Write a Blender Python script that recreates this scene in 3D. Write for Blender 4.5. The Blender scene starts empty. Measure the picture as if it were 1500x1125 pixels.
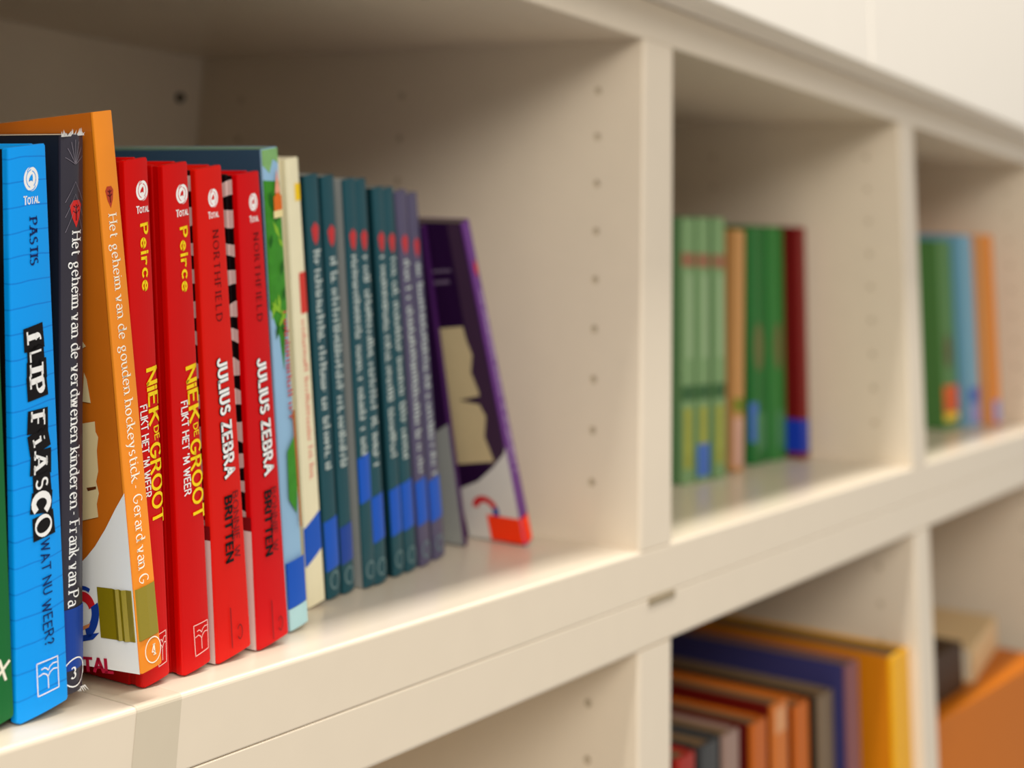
import bpy, bmesh, math, random
from mathutils import Matrix, Vector
random.seed(7)
R = math.radians

# ------------------------------------------------------------------ camera
F, CX, CY = 2140.45, 661.158, -217.692            # pixels, frame 1500 x 1125 (a crop of a taller picture)
ROT = Matrix(((0.5464583, -0.8363503, 0.0436054), (0.2466114, 0.1109368, -0.9627439), (0.8003537, 0.536853, 0.2668759)))
EYE = Vector((-0.9225, -0.4493, 0.1762))
sc = bpy.context.scene
col = sc.collection
cam = bpy.data.cameras.new('camera')
cam.sensor_fit = 'HORIZONTAL'; cam.sensor_width = 36.0
cam.lens = F * 36.0 / 1500.0
cam.shift_x = (750 - CX) / 1500.0
cam.shift_y = (CY - 562.5) / 1500.0
cam.clip_start = 0.01
cam.dof.use_dof = True
cam.dof.focus_distance = 0.600
cam.dof.aperture_fstop = 6.0
co = bpy.data.objects.new('camera', cam); col.objects.link(co)
r_, d_, f_ = ROT
co.matrix_world = Matrix(((r_.x, -d_.x, -f_.x, EYE.x), (r_.y, -d_.y, -f_.y, EYE.y), (r_.z, -d_.z, -f_.z, EYE.z), (0, 0, 0, 1)))
sc.camera = co

# ------------------------------------------------------------------ light
world = bpy.data.worlds.new('world'); sc.world = world; world.use_nodes = True
bg = world.node_tree.nodes['Background']
bg.inputs[0].default_value = (1.0, 0.965, 0.91, 1); bg.inputs[1].default_value = 0.46
def area(name, loc, target, sx, sy, power, colour):
    l = bpy.data.lights.new(name, 'AREA'); l.shape = 'RECTANGLE'; l.size = sx; l.size_y = sy
    l.energy = power; l.color = colour
    o = bpy.data.objects.new(name, l); col.objects.link(o); o.location = loc
    o.rotation_euler = (Vector(target) - Vector(loc)).to_track_quat('-Z', 'Y').to_euler()
    return o
area('ceiling_strip_light', (0.55, -0.27, 1.75), (0.55, -0.25, 0), 3.4, 0.10, 52, (1.0, 0.985, 0.95))
area('ceiling_panel_light', (-2.4, -1.9, 1.6), (0.1, 0.2, 0.0), 1.5, 1.2, 58, (1.0, 0.97, 0.92))
sc.view_settings.view_transform = 'Standard'; sc.view_settings.look = 'None'
sc.view_settings.gamma = 1.0; sc.view_settings.use_curve_mapping = False
sc.view_settings.exposure = 0.18

# ------------------------------------------------------------------ helpers
def ray(u, v): return ROT.transposed() @ Vector(((u - CX) / F, (v - CY) / F, 1.0))
def on_plane(u, v, axis, val):
    d = ray(u, v); return EYE + d * ((val - EYE[axis]) / d[axis])
def lin(c): return tuple(((x / 255 + 0.055) / 1.055) ** 2.4 if x > 10 else x / 255 / 12.92 for x in c) + (1,)
MATS = {}
def mat(name, rgb, rough=0.45, var=0.06, bump=0.0, scale=60, coat=0.0, spec=0.17):
    if name in MATS: return MATS[name]
    m = bpy.data.materials.new(name); m.use_nodes = True; nt = m.node_tree; b = nt.nodes['Principled BSDF']
    b.inputs['Roughness'].default_value = rough
    b.inputs['Coat Weight'].default_value = coat; b.inputs['Coat Roughness'].default_value = 0.12
    b.inputs['Specular IOR Level'].default_value = spec
    tc = nt.nodes.new('ShaderNodeTexCoord'); nz = nt.nodes.new('ShaderNodeTexNoise')
    nz.inputs['Scale'].default_value = scale; nz.inputs['Detail'].default_value = 4
    nt.links.new(tc.outputs['Object'], nz.inputs['Vector'])
    mx = nt.nodes.new('ShaderNodeMix'); mx.data_type = 'RGBA'
    c = lin(rgb)
    mx.inputs['A'].default_value = tuple(x * (1 - var) for x in c[:3]) + (1,)
    mx.inputs['B'].default_value = tuple(min(1, x * (1 + var)) for x in c[:3]) + (1,)
    nt.links.new(nz.outputs['Fac'], mx.inputs['Factor']); nt.links.new(mx.outputs['Result'], b.inputs['Base Color'])
    if bump:
        bp = nt.nodes.new('ShaderNodeBump'); bp.inputs['Strength'].default_value = bump; bp.inputs['Distance'].default_value = 0.001
        nt.links.new(nz.outputs['Fac'], bp.inputs['Height']); nt.links.new(bp.outputs['Normal'], b.inputs['Normal'])
    MATS[name] = m; return m
def band_mat(name, base, line, freq, width, distort, rough=0.35, coat=0.0):
    """flat print: bands across the height of a cover (object z), slightly wavy"""
    m = bpy.data.materials.new(name); m.use_nodes = True; nt = m.node_tree; b = nt.nodes['Principled BSDF']
    b.inputs['Roughness'].default_value = rough; b.inputs['Coat Weight'].default_value = coat; b.inputs['Specular IOR Level'].default_value = .25
    tc = nt.nodes.new('ShaderNodeTexCoord'); sp = nt.nodes.new('ShaderNodeSeparateXYZ')
    nz = nt.nodes.new('ShaderNodeTexNoise'); nz.inputs['Scale'].default_value = 38; nz.inputs['Detail'].default_value = 2
    nt.links.new(tc.outputs['Object'], sp.inputs[0]); nt.links.new(tc.outputs['Object'], nz.inputs['Vector'])
    a = nt.nodes.new('ShaderNodeMath'); a.operation = 'MULTIPLY_ADD'; a.inputs[1].default_value = distort
    nt.links.new(nz.outputs['Fac'], a.inputs[0]); nt.links.new(sp.outputs['Z'], a.inputs[2])
    a2 = nt.nodes.new('ShaderNodeMath'); a2.operation = 'MULTIPLY'; a2.inputs[1].default_value = freq
    nt.links.new(a.outputs[0], a2.inputs[0])
    fr = nt.nodes.new('ShaderNodeMath'); fr.operation = 'FRACT'; nt.links.new(a2.outputs[0], fr.inputs[0])
    lt = nt.nodes.new('ShaderNodeMath'); lt.operation = 'LESS_THAN'; lt.inputs[1].default_value = width
    nt.links.new(fr.outputs[0], lt.inputs[0])
    mx = nt.nodes.new('ShaderNodeMix'); mx.data_type = 'RGBA'
    mx.inputs['A'].default_value = lin(base); mx.inputs['B'].default_value = lin(line)
    nt.links.new(lt.outputs[0], mx.inputs['Factor']); nt.links.new(mx.outputs['Result'], b.inputs['Base Color'])
    return m
def link(o, parent=None):
    col.objects.link(o)
    if parent is not None: o.parent = parent
    return o
def mesh_obj(name, bm, m, parent=None, smooth=False):
    bmesh.ops.recalc_face_normals(bm, faces=bm.faces)
    me = bpy.data.meshes.new(name); bm.to_mesh(me); bm.free()
    if smooth:
        for p in me.polygons: p.use_smooth = True
    me.materials.append(m)
    return link(bpy.data.objects.new(name, me), parent)
def box_bm(x0, x1, y0, y1, z0, z1, bev=0.0, seg=2, bm=None):
    t = bmesh.new(); bmesh.ops.create_cube(t, size=1.0)
    for v in t.verts: v.co = Vector(((x0 + x1) / 2 + v.co.x * (x1 - x0), (y0 + y1) / 2 + v.co.y * (y1 - y0), (z0 + z1) / 2 + v.co.z * (z1 - z0)))
    if bev: bmesh.ops.bevel(t, geom=t.edges[:], offset=bev, segments=seg, profile=0.5, affect='EDGES')
    if bm is None: return t
    vm = {v: bm.verts.new(v.co) for v in t.verts}
    for f in t.faces: bm.faces.new([vm[v] for v in f.verts])
    t.free(); return bm
def tag(o, label=None, cat=None, group=None, kind=None):
    if label: o['label'] = label
    if cat: o['category'] = cat
    if group: o['group'] = group
    if kind: o['kind'] = kind
    return o
def empty(name, loc=(0, 0, 0), rot=None):
    o = bpy.data.objects.new(name, None); o.empty_display_size = 0.02; link(o)
    mw = rot.to_4x4() if rot is not None else Matrix.Identity(4)
    mw.translation = Vector(loc); o.matrix_world = mw
    return o

# ------------------------------------------------------------------ bookcase
H, B, T, D, X2 = 0.3284, 0.0579, 0.0476, 0.4123, 0.5916     # clear height, double board, divider, depth, divider spacing
HB = B / 2
XL, XR = -1.15, 2 * X2 + X2 + T
lam = mat('cream laminate', (226, 210, 186), 0.28, 0.025, 0.03, 45, 0, 0.5)
lam_in = lam
hole_m = mat('capped hole', (196, 180, 154), 0.6)
tape_m = mat('greyish tape', (206, 192, 168), 0.42, 0.03)

def board(name, z0, z1, parent, bev=(0.0020, 0.0008)):
    # front edge rounded at the top, crisper underneath
    bt, bb_ = bev
    prof = [(D, z0), (D, z1)] + [(bt - bt * math.sin(R(a)), z1 - bt + bt * math.cos(R(a))) for a in (0, 22, 45, 68, 90)] + [(bb_ - bb_ * math.cos(R(a)), z0 + bb_ - bb_ * math.sin(R(a))) for a in (0, 45, 90)]
    bm = bmesh.new(); l = [bm.verts.new((XL, y, z)) for y, z in prof]; r = [bm.verts.new((XR, y, z)) for y, z in prof]
    for k in range(len(prof)):
        j = (k + 1) % len(prof); bm.faces.new((l[k], l[j], r[j], r[k]))
    bm.faces.new(l); bm.faces.new(r)
    return mesh_obj(name, bm, lam, parent)
def divider(x, z0, z1, parent, first_hole, rows):
    """upright panel: its left face has drilled rows of shelf-peg holes (real recesses)"""
    bm = bmesh.new(); r = 0.0026; N = 12; e = 0.0018
    # body without the left face
    def quad(*c): bm.faces.new([bm.verts.new(v) for v in c])
    x1 = x + T
    yb = 0.0
    # front edge with small chamfers
    quad((x, yb + e, z0), (x + e, yb, z0), (x + e, yb, z1), (x, yb + e, z1))
    quad((x + e, yb, z0), (x1 - e, yb, z0), (x1 - e, yb, z1), (x + e, yb, z1))
    quad((x1 - e, yb, z0), (x1, yb + e, z0), (x1, yb + e, z1), (x1 - e, yb, z1))
    quad((x1, yb + e, z0), (x1, D, z0), (x1, D, z1), (x1, yb + e, z1))
    quad((x, D, z0), (x, D, z1), (x1, D, z1), (x1, D, z0))
    quad((x, yb + e, z1), (x + e, yb, z1), (x1 - e, yb, z1), (x1, yb + e, z1), (x1, D, z1), (x, D, z1))
    quad((x, yb + e, z0), (x + e, yb, z0), (x1 - e, yb, z0), (x1, yb + e, z0), (x1, D, z0), (x, D, z0))
    zs = [first_hole - 0.032 * i for i in range(rows)]
    cw = 0.008
    ycs = [0.0358, 0.205, D - 0.045]
    ye = yb + e
    for yc in ycs:
        quad((x, ye, z0), (x, yc - cw, z0), (x, yc - cw, z1), (x, ye, z1))
        ze = z1
        for zc in zs:
            quad((x, yc - cw, zc + cw), (x, yc + cw, zc + cw), (x, yc + cw, ze), (x, yc - cw, ze)); ze = zc - cw
            ring = [(yc + r * math.cos(2 * math.pi * k / N), zc + r * math.sin(2 * math.pi * k / N)) for k in range(N)]
            sq = []
            for k in range(N):
                c, s = math.cos(2 * math.pi * k / N), math.sin(2 * math.pi * k / N); q = cw / max(abs(c), abs(s)); sq.append((yc + q * c, zc + q * s))
            # add exact square corners
            for k in range(N):
                a, b2 = k, (k + 1) % N
                pts = [ring[a], sq[a]]
                ang0, ang1 = 360 * a / N, 360 * (a + 1) / N
                for cc, (sy, sz) in ((45, (1, 1)), (135, (-1, 1)), (225, (-1, -1)), (315, (1, -1))):
                    if ang0 < cc < ang1: pts.append((yc + sy * cw, zc + sz * cw))
                pts += [sq[b2], ring[b2]]
                quad(*[(x, py, pz) for py, pz in pts])
        quad((x, yc - cw, z0), (x, yc + cw, z0), (x, yc + cw, ze), (x, yc - cw, ze))
        ye = yc + cw
    quad((x, ye, z0), (x, D, z0), (x, D, z1), (x, ye, z1))
    bmesh.ops.remove_doubles(bm, verts=bm.verts, dist=1e-6)
    dv = mesh_obj('divider', bm, lam, parent)
    hm = None
    for yc in ycs:
        for zc in zs:
            if hm is None:
                cb = bmesh.new()
                a = [cb.verts.new((0, r * math.cos(2 * math.pi * k / N), r * math.sin(2 * math.pi * k / N))) for k in range(N)]
                b2 = [cb.verts.new((0.0016, v.co.y, v.co.z)) for v in a]
                for k in range(N): cb.faces.new((a[k], a[(k + 1) % N], b2[(k + 1) % N], b2[k]))
                cb.faces.new(b2)
                ho = mesh_obj('peg_hole', cb, hole_m, dv); hm = ho.data
            else: ho = link(bpy.data.objects.new('peg_hole', hm), dv)
            ho.location = (x, yc, zc)
    return dv

upper = empty('bookcase', (0, 0, 0))
tag(upper, 'cream white open bookcase tier with three compartments of upright books', 'bookcase')
shelf = board('shelf_board', -HB, 0, upper)
board('top_board', H, H + HB, upper, (0.0015, 0.0018))
mesh_obj('back_panel', box_bm(XL, XR, D + 0.0005, D + 0.010, -HB, H + HB), lam, upper)
divider(0.0, 0.0, H, upper, 0.293, 9)
divider(X2, 0.0, H, upper, 0.293, 9)
divider(2 * X2, 0.0, H, upper, 0.293, 9)
divider(-X2 - 0.040, 0.0, H, upper, 0.293, 9)
# fixing bolt in the back panel
bb = bmesh.new(); bmesh.ops.create_cone(bb, cap_ends=True, segments=20, radius1=0.0042, radius2=0.0034, depth=0.004)
bmesh.ops.rotate(bb, verts=bb.verts, matrix=Matrix.Rotation(R(90), 3, 'X'))
bo = mesh_obj('fixing_bolt', bb, mat('dark bolt', (40, 32, 26), 0.5), upper); bo.location = (-0.0255, D - 0.001, 0.2932)
# greyish strip of tape wrapped over the shelf edge
tb = bmesh.new()
tx0, tx1, o_ = -0.4470, -0.4215, 0.00012
prof = [(0.16, o_), (0.0020, o_), (0.00124 - o_ * .4, -0.00015 + o_ * .9), (0.00059 - o_ * .7, -0.00059 + o_ * .7), (0.00015 - o_ * .9, -0.00124 + o_ * .4), (-o_, -0.0020), (-o_, -HB + 0.001)]
for a, b2 in zip(prof, prof[1:]):
    tb.faces.new([tb.verts.new(v) for v in ((tx0, a[0], a[1]), (tx1, a[0], a[1]), (tx1, b2[0], b2[1]), (tx0, b2[0], b2[1]))])
bmesh.ops.remove_doubles(tb, verts=tb.verts, dist=1e-6)
tag(mesh_obj('edge_tape', tb, tape_m, upper), 'greyish tape strip wrapped over the shelf edge')

lower = empty('bookcase', (0, 0, -0.6))
tag(lower, 'lower cream bookcase tier under the shelf with the red books', 'bookcase')
lower_objs = []
def low(o):
    o.location.z += 0.6; return o
ZB = -B - H                                       # top of the lower shelf
low(board('top_board', -B, -HB - 0.0002, lower, (0.0006, 0.0020)))
low(board('shelf_board', ZB - HB, ZB, lower))
low(mesh_obj('back_panel', box_bm(XL, XR, D + 0.0005, D + 0.010, ZB - HB, -HB - .0005), lam, lower))
for xx in (-X2 - 0.04, 0.0, X2, 2 * X2):
    low(divider(xx, ZB, -B, lower, -0.0928, 8))
nb = box_bm(0.012, 0.052, -0.0006, 0.004, -HB - 0.0050, -HB - 0.0003, 0.0006, 1)
low(mesh_obj('connector_slot', nb, mat('seam slot', (150, 134, 108), 0.6), lower))

cab = empty('overhead_cabinet', (0, -0.037, H + HB))
tag(cab, 'white smooth panelled cabinet overhanging the top of the bookcase', 'cabinet')
wp = mat('white panel', (240, 231, 217), 0.4, 0.015, 0.02, 30)
xs = [-0.95, -0.28, 0.39, 1.06, 1.73]
for a, b2 in zip(xs, xs[1:]):
    mesh_obj('door_panel', box_bm(a + 0.0015, b2 - 0.0015, 0, 0.019, 0.0008, 0.46, 0.0012, 2), wp, cab)
mesh_obj('cabinet_body', box_bm(xs[0], xs[-1], 0.0195, D + 0.037, 0.0008, 0.46), wp, cab)

# ------------------------------------------------------------------ pen-stroke lettering
def arc(cx, cy, rx, ry, a0, a1, n=None):
    n = n or max(4, int(abs(a1 - a0) / 22))
    return [(cx + rx * math.cos(R(a0 + (a1 - a0) * i / n)), cy + ry * math.sin(R(a0 + (a1 - a0) * i / n))) for i in range(n + 1)]
XH = 0.66
def bowl(cx, w=0.26): return arc(cx, XH / 2, w, XH / 2, 0, 360, 16)
G = {
 'A': (.72, [[(0, 0), (.36, 1)], [(.36, 1), (.72, 0)], [(.13, .34), (.59, .34)]]),
 'B': (.58, [[(0, 0), (0, 1)], [(0, 1), (.28, 1)] + arc(.28, .76, .24, .24, 90, -90)[1:] + [(0, .52)], [(0, .52), (.3, .52)] + arc(.3, .26, .28, .26, 90, -90)[1:] + [(0, 0)]]),
 'C': (.68, [arc(.38, .5, .38, .5, 48, 312, 12)]),
 'D': (.68, [[(0, 0), (0, 1)], [(0, 1), (.24, 1)] + arc(.24, .5, .44, .5, 90, -90, 9)[1:] + [(0, 0)]]),
 'E': (.52, [[(0, 0), (0, 1)], [(0, 1), (.5, 1)], [(0, .52), (.42, .52)], [(0, 0), (.52, 0)]]),
 'F': (.5, [[(0, 0), (0, 1)], [(0, 1), (.5, 1)], [(0, .52), (.4, .52)]]),
 'G': (.76, [arc(.38, .5, .38, .5, 48, 350, 14), [(.76, .42), (.44, .42)]]),
 'H': (.68, [[(0, 0), (0, 1)], [(.68, 0), (.68, 1)], [(0, .52), (.68, .52)]]),
 'I': (.0, [[(0, 0), (0, 1)]]),
 'J': (.44, [[(.44, 1), (.44, .24)] + arc(.2, .24, .24, .24, 0, -170)[1:]]),
 'K': (.6, [[(0, 0), (0, 1)], [(.58, 1), (.02, .42)], [(.2, .6), (.62, 0)]]),
 'L': (.5, [[(0, 0), (0, 1)], [(0, 0), (.5, 0)]]),
 'M': (.82, [[(0, 0), (.08, 1)], [(.08, 1), (.41, .2)], [(.41, .2), (.74, 1)], [(.74, 1), (.82, 0)]]),
 'N': (.66, [[(0, 0), (0, 1)], [(0, 1), (.66, 0)], [(.66, 0), (.66, 1)]]),
 'O': (.8, [arc(.4, .5, .4, .5, 0, 360, 18)]),
 'P': (.54, [[(0, 0), (0, 1)], [(0, 1), (.28, 1)] + arc(.28, .74, .26, .26, 90, -90)[1:] + [(0, .48)]]),
 'R': (.6, [[(0, 0), (0, 1)], [(0, 1), (.28, 1)] + arc(.28, .75, .25, .25, 90, -90)[1:] + [(0, .5)], [(.26, .5), (.62, 0)]]),
 'S': (.52, [arc(.27, .76, .23, .24, 40, 270, 9) + arc(.26, .26, .26, .26, 90, -140, 9)[1:]]),
 'T': (.64, [[(.32, 0), (.32, 1)], [(0, 1), (.64, 1)]]),
 'U': (.62, [[(0, 1), (0, .3)] + arc(.31, .3, .31, .3, 180, 360)[1:] + [(.62, 1)]]),
 'W': (1.0, [[(0, 1), (.25, 0)], [(.25, 0), (.5, .9)], [(.5, .9), (.75, 0)], [(.75, 0), (1.0, 1)]]),
 'X': (.6, [[(0, 1), (.6, 0)], [(0, 0), (.6, 1)]]),
 'Z': (.58, [[(0, 1), (.58, 1)], [(.58, 1), (0, 0)], [(0, 0), (.58, 0)]]),
 'a': (.46, [[(.44, 0), (.44, .46)] + arc(.24, .46, .2, .2, 0, 150)[1:], arc(.22, .19, .22, .19, 60, 330, 10)]),
 'c': (.42, [arc(.25, .33, .25, .33, 45, 315, 10)]),
 'd': (.5, [[(.5, 0), (.5, 1)], bowl(.25)]),
 'e': (.5, [[(.02, .36), (.49, .36)] + arc(.25, .33, .25, .33, 5, 315, 12)]),
 'f': (.36, [[(.14, 0), (.14, .8)] + arc(.32, .8, .18, .2, 180, 70)[1:], [(0, XH), (.34, XH)]]),
 'g': (.48, [arc(.22, .42, .2, .22, 0, 360, 14), [(.36, .6), (.5, .64)], arc(.24, -.12, .24, .16, 0, 360, 14), [(.1, .2), (.08, .08), (.36, .03)]]),
 'h': (.48, [[(0, 0), (0, 1)], arc(.24, .4, .24, .26, 170, 0) + [(.48, 0)]]),
 'i': (.0, [[(0, 0), (0, XH)], [(0, .86), (0, .93)]]),
 'k': (.48, [[(0, 0), (0, 1)], [(.44, XH), (.02, .28)], [(.16, .4), (.5, 0)]]),
 'm': (.78, [[(0, 0), (0, XH)], arc(.2, .42, .19, .24, 170, 0) + [(.39, 0)], arc(.59, .42, .19, .24, 170, 0) + [(.78, 0)]]),
 'n': (.46, [[(0, 0), (0, XH)], arc(.23, .4, .23, .26, 170, 0) + [(.46, 0)]]),
 'o': (.52, [bowl(.26)]),
 'r': (.34, [[(0, 0), (0, XH)], arc(.22, .42, .22, .24, 170, 50)]),
 's': (.38, [arc(.19, .49, .17, .17, 40, 270, 8) + arc(.19, .17, .19, .16, 90, -140, 8)[1:]]),
 't': (.34, [[(.12, .88), (.12, .16)] + arc(.28, .16, .16, .16, 180, 300)[1:], [(0, XH), (.34, XH)]]),
 'u': (.46, [[(0, XH), (0, .24)] + arc(.23, .24, .23, .24, 180, 350)[1:], [(.46, XH), (.46, 0)]]),
 'v': (.48, [[(0, XH), (.24, 0)], [(.24, 0), (.48, XH)]]),
 'w': (.76, [[(0, XH), (.19, 0)], [(.19, 0), (.38, XH)], [(.38, XH), (.57, 0)], [(.57, 0), (.76, XH)]]),
 'y': (.48, [[(0, XH), (.26, .02)], [(.48, XH), (.2, -.2), (.06, -.26)]]),
 '3': (.46, [arc(.22, .75, .22, .25, 150, -80, 9), arc(.22, .26, .25, .26, 80, -150, 9)]),
 '4': (.55, [[(.42, 0), (.42, 1)], [(.42, 1), (0, .32)], [(0, .32), (.56, .32)]]),
 '?': (.42, [arc(.2, .76, .2, .24, 160, -60, 9) + [(.2, .32)], [(.2, 0), (.2, .08)]]),
 '-': (.26, [[(0, .36), (.26, .36)]]),
 "'": (.05, [[(.05, 1), (0, .78)]]),
}
def ribbon(pts, hw):
    """pts polyline, hw(i, dx, dy) half width -> quads (flat 2D)"""
    n = len(pts); out = []
    closed = n > 3 and math.hypot(pts[0][0] - pts[-1][0], pts[0][1] - pts[-1][1]) < 1e-6
    L, Rr = [], []
    for i in range(n):
        a = pts[i - 1] if i > 0 else (pts[-2] if closed else pts[i]); b = pts[i + 1] if i < n - 1 else (pts[1] if closed else pts[i])
        dx, dy = b[0] - a[0], b[1] - a[1]; l = math.hypot(dx, dy) or 1; dx, dy = dx / l, dy / l
        w = hw(dx, dy); L.append((pts[i][0] - dy * w, pts[i][1] + dx * w)); Rr.append((pts[i][0] + dy * w, pts[i][1] - dx * w))
    for i in range(n - 1): out.append([Rr[i], Rr[i + 1], L[i + 1], L[i]])
    return out
def split_corners(pts):
    res = []; cur = [pts[0]]
    for i in range(1, len(pts)):
        cur.append(pts[i])
        if i < len(pts) - 1:
            a = (pts[i][0] - pts[i - 1][0], pts[i][1] - pts[i - 1][1]); b = (pts[i + 1][0] - pts[i][0], pts[i + 1][1] - pts[i][1])
            ang = math.degrees(math.atan2(a[0] * b[1] - a[1] * b[0], a[0] * b[0] + a[1] * b[1]))
            if abs(ang) > 50: res.append(cur); cur = [pts[i]]
    res.append(cur); return res
def glyph_polys(ch, thick, thin, serif):
    w, strokes = G[ch]; polys = []
    for st in strokes:
        for piece in split_corners(st):
            nib = (lambda dx, dy: 0.5 * max(thin, thick * abs(math.sin(math.atan2(dy, dx) - R(18))))) if serif else (lambda dx, dy: 0.5 * (thin + (thick - thin) * abs(dy)))
            pts = list(piece)
            if not serif and math.hypot(pts[0][0] - pts[-1][0], pts[0][1] - pts[-1][1]) > 1e-6:
                for e, q in ((0, 1), (-1, -2)):
                    dx, dy = pts[e][0] - pts[q][0], pts[e][1] - pts[q][1]; l = math.hypot(dx, dy) or 1
                    k = thin * 0.42; pts[e] = (pts[e][0] + dx / l * k, pts[e][1] + dy / l * k)
            polys += ribbon(pts, nib)
        if serif:
            for e, q in ((st[0], st[1]), (st[-1], st[-2])):
                dx, dy = e[0] - q[0], e[1] - q[1]; l = math.hypot(dx, dy) or 1
                if abs(dy) / l > 0.75 and min(abs(e[1] - k) for k in (0, XH, 1)) < 0.02:
                    s = thick * 1.05; s2 = thin * 0.55; yy = e[1] + (s2 if e[1] < 0.1 else -s2)
                    x0 = e[0] - s; x1 = e[0] + s
                    if abs(e[1] - XH) < .02 or (abs(e[1] - 1) < .02 and ch in 'dhk'): x1 = e[0] + thick * .3
                    polys.append([(x0, yy - s2), (x1, yy - s2), (x1, yy + s2), (x0, yy + s2)])
    return w, polys
def text_polys(s, thick=.16, thin=.07, serif=True, gap=.26, slant=0.0, jitter=0.0, scales=None):
    x = 0; polys = []
    rnd = random.Random(len(s) * 13 + 5)
    for i, ch in enumerate(s):
        if ch == ' ': x += .42; continue
        w, ps = glyph_polys(ch, thick, thin, serif)
        k = scales[i] if scales else 1.0; dy = rnd.uniform(-jitter, jitter); rot = rnd.uniform(-jitter, jitter) * .8
        cr, sr = math.cos(rot), math.sin(rot)
        for p in ps:
            polys.append([(x + k * ((a - w / 2) * cr - (b - .4) * sr + w / 2) + slant * b, k * ((a - w / 2) * sr + (b - .4) * cr + .4) + dy) for a, b in p])
        x += k * w + gap
    return polys, x - gap

# ------------------------------------------------------------------ books
paper = mat('page paper', (226, 214, 186), 0.85, 0.10, 0.35, 260)
paper_dark = mat('dark brown page paper', (132, 104, 72), 0.9, 0.12, 0.35, 260)  # darker, browner tone than the plain page paper
def col_mat(rgb, rough=0.36, coat=0.04, var=0.04):
    return mat('print %d %d %d %s' % (rgb + (rough,)), rgb, rough, var, 0.05, 90, coat)
class Book: pass
def rot_axes(lean, yaw, pitch):
    c, s = math.cos(R(lean)), math.sin(R(lean))
    Ry = Matrix(((c, 0, -s), (0, 1, 0), (s, 0, c)))
    cp, sp = math.cos(R(pitch)), math.sin(R(pitch))
    Rx = Matrix(((1, 0, 0), (0, cp, sp), (0, -sp, cp)))
    return Matrix.Rotation(R(yaw), 3, 'Z') @ Ry @ Rx
def make_book(label, pose, W, spine_m, left_m, right_m=None, hard=True, bulge=0.0006, pages=None, group=None, name='book'):
    x, y, z, lean, yaw, pitch, t1, t2, h = pose
    b = Book(); b.M = rot_axes(lean, yaw, pitch); z += 0.0004; b.O = Vector((x, y, z)); b.t1, b.t2, b.h, b.bulge = t1, t2, h, bulge
    b.root = empty(name, b.O, b.M); tag(b.root, label, 'book', group)
    b.layer = 0
    def taper(o):
        for v in o.data.vertices: v.co.x *= 1 + (t2 / t1 - 1) * v.co.z / h
        return o
    ct = 0.0024 if hard else 0.0007; st = 0.0026 if hard else 0.0009; t = t1
    # spine: rounded cross-section extruded up
    bm = bmesh.new(); cs = []
    rr = min(0.0014 if hard else 0.0008, t * .3)
    n = 8
    for k in range(n + 1):
        u = k / n; cs.append((rr + (t - 2 * rr) * u, -bulge * (1 - (2 * u - 1) ** 2)))
    cs = [(0, rr), (rr * .12, rr * .5), (rr * .45, rr * .12)] + cs + [(t - rr * .45, rr * .12), (t - rr * .12, rr * .5), (t, rr)]
    b.cs = list(cs)
    cs += [(t, st + .001), (0, st + .001)]
    lo = [bm.verts.new((a, c, 0)) for a, c in cs]; hi = [bm.verts.new((a, c, h)) for a, c in cs]
    for k in range(len(cs)):
        j = (k + 1) % len(cs); bm.faces.new((lo[k], lo[j], hi[j], hi[k]))
    bm.faces.new(lo[::-1]); bm.faces.new(hi)
    bmesh.ops.bevel(bm, geom=[e for e in bm.edges if abs(e.verts[0].co.z - e.verts[1].co.z) < 1e-6], offset=min(.0007, st * .4), segments=1, affect='EDGES')
    b.spine = taper(mesh_obj('spine', bm, spine_m, b.root))
    y1 = st + (0.0045 if hard else 0.0004)
    for nm, xa, m in (('front_cover', 0, left_m), ('back_cover', t - ct, right_m or spine_m)):
        c = box_bm(xa, xa + ct, y1, W, 0, h, ct * .3, 2)
        if hard:                                  # hinge groove joining the board to the spine
            box_bm(xa + ct * .25, xa + ct * .75, st * .6, y1 + .001, 0.0006, h - .0006, 0, 1, c)
        o = taper(mesh_obj(nm, c, m, b.root))
        if nm == 'front_cover': b.cover = o
    ins = 0.003 if hard else 0.0002
    taper(mesh_obj('page_block', box_bm(ct, t - ct, st, W - (0.004 if hard else 0.0003), ins, h - ins, 0.0), pages or paper, b.root))
    return b
def spx(b, u, v):
    """pixel -> (across, up) metres on the plane of the spine"""
    Mi = b.M.transposed(); o = Mi @ (EYE - b.O); d = Mi @ ray(u, v); k = -o.y / d.y; q = o + d * k
    return (q.x / (1 + (b.t2 / b.t1 - 1) * q.z / b.h), q.z)
def cpx(b, u, v):
    """pixel -> (depth from spine, up) metres on the front cover"""
    Mi = b.M.transposed(); o = Mi @ (EYE - b.O); d = Mi @ ray(u, v); k = -o.x / d.x; q = o + d * k
    return (q.y, q.z)
def clip_u(poly, k, keep_low):
    out = []
    for i in range(len(poly)):
        p, q = poly[i], poly[(i + 1) % len(poly)]
        ip = (p[0] <= k) if keep_low else (p[0] >= k); iq = (q[0] <= k) if keep_low else (q[0] >= k)
        if ip: out.append(p)
        if ip != iq:
            f = (k - p[0]) / (q[0] - p[0]); out.append((k, p[1] + f * (q[1] - p[1])))
    return out
def surf(b, u):
    cs = b.cs
    if u <= cs[0][0]: return cs[0][1]
    for p, q in zip(cs, cs[1:]):
        if u <= q[0]: return p[1] + (q[1] - p[1]) * (u - p[0]) / max(1e-9, q[0] - p[0])
    return cs[-1][1]
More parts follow.
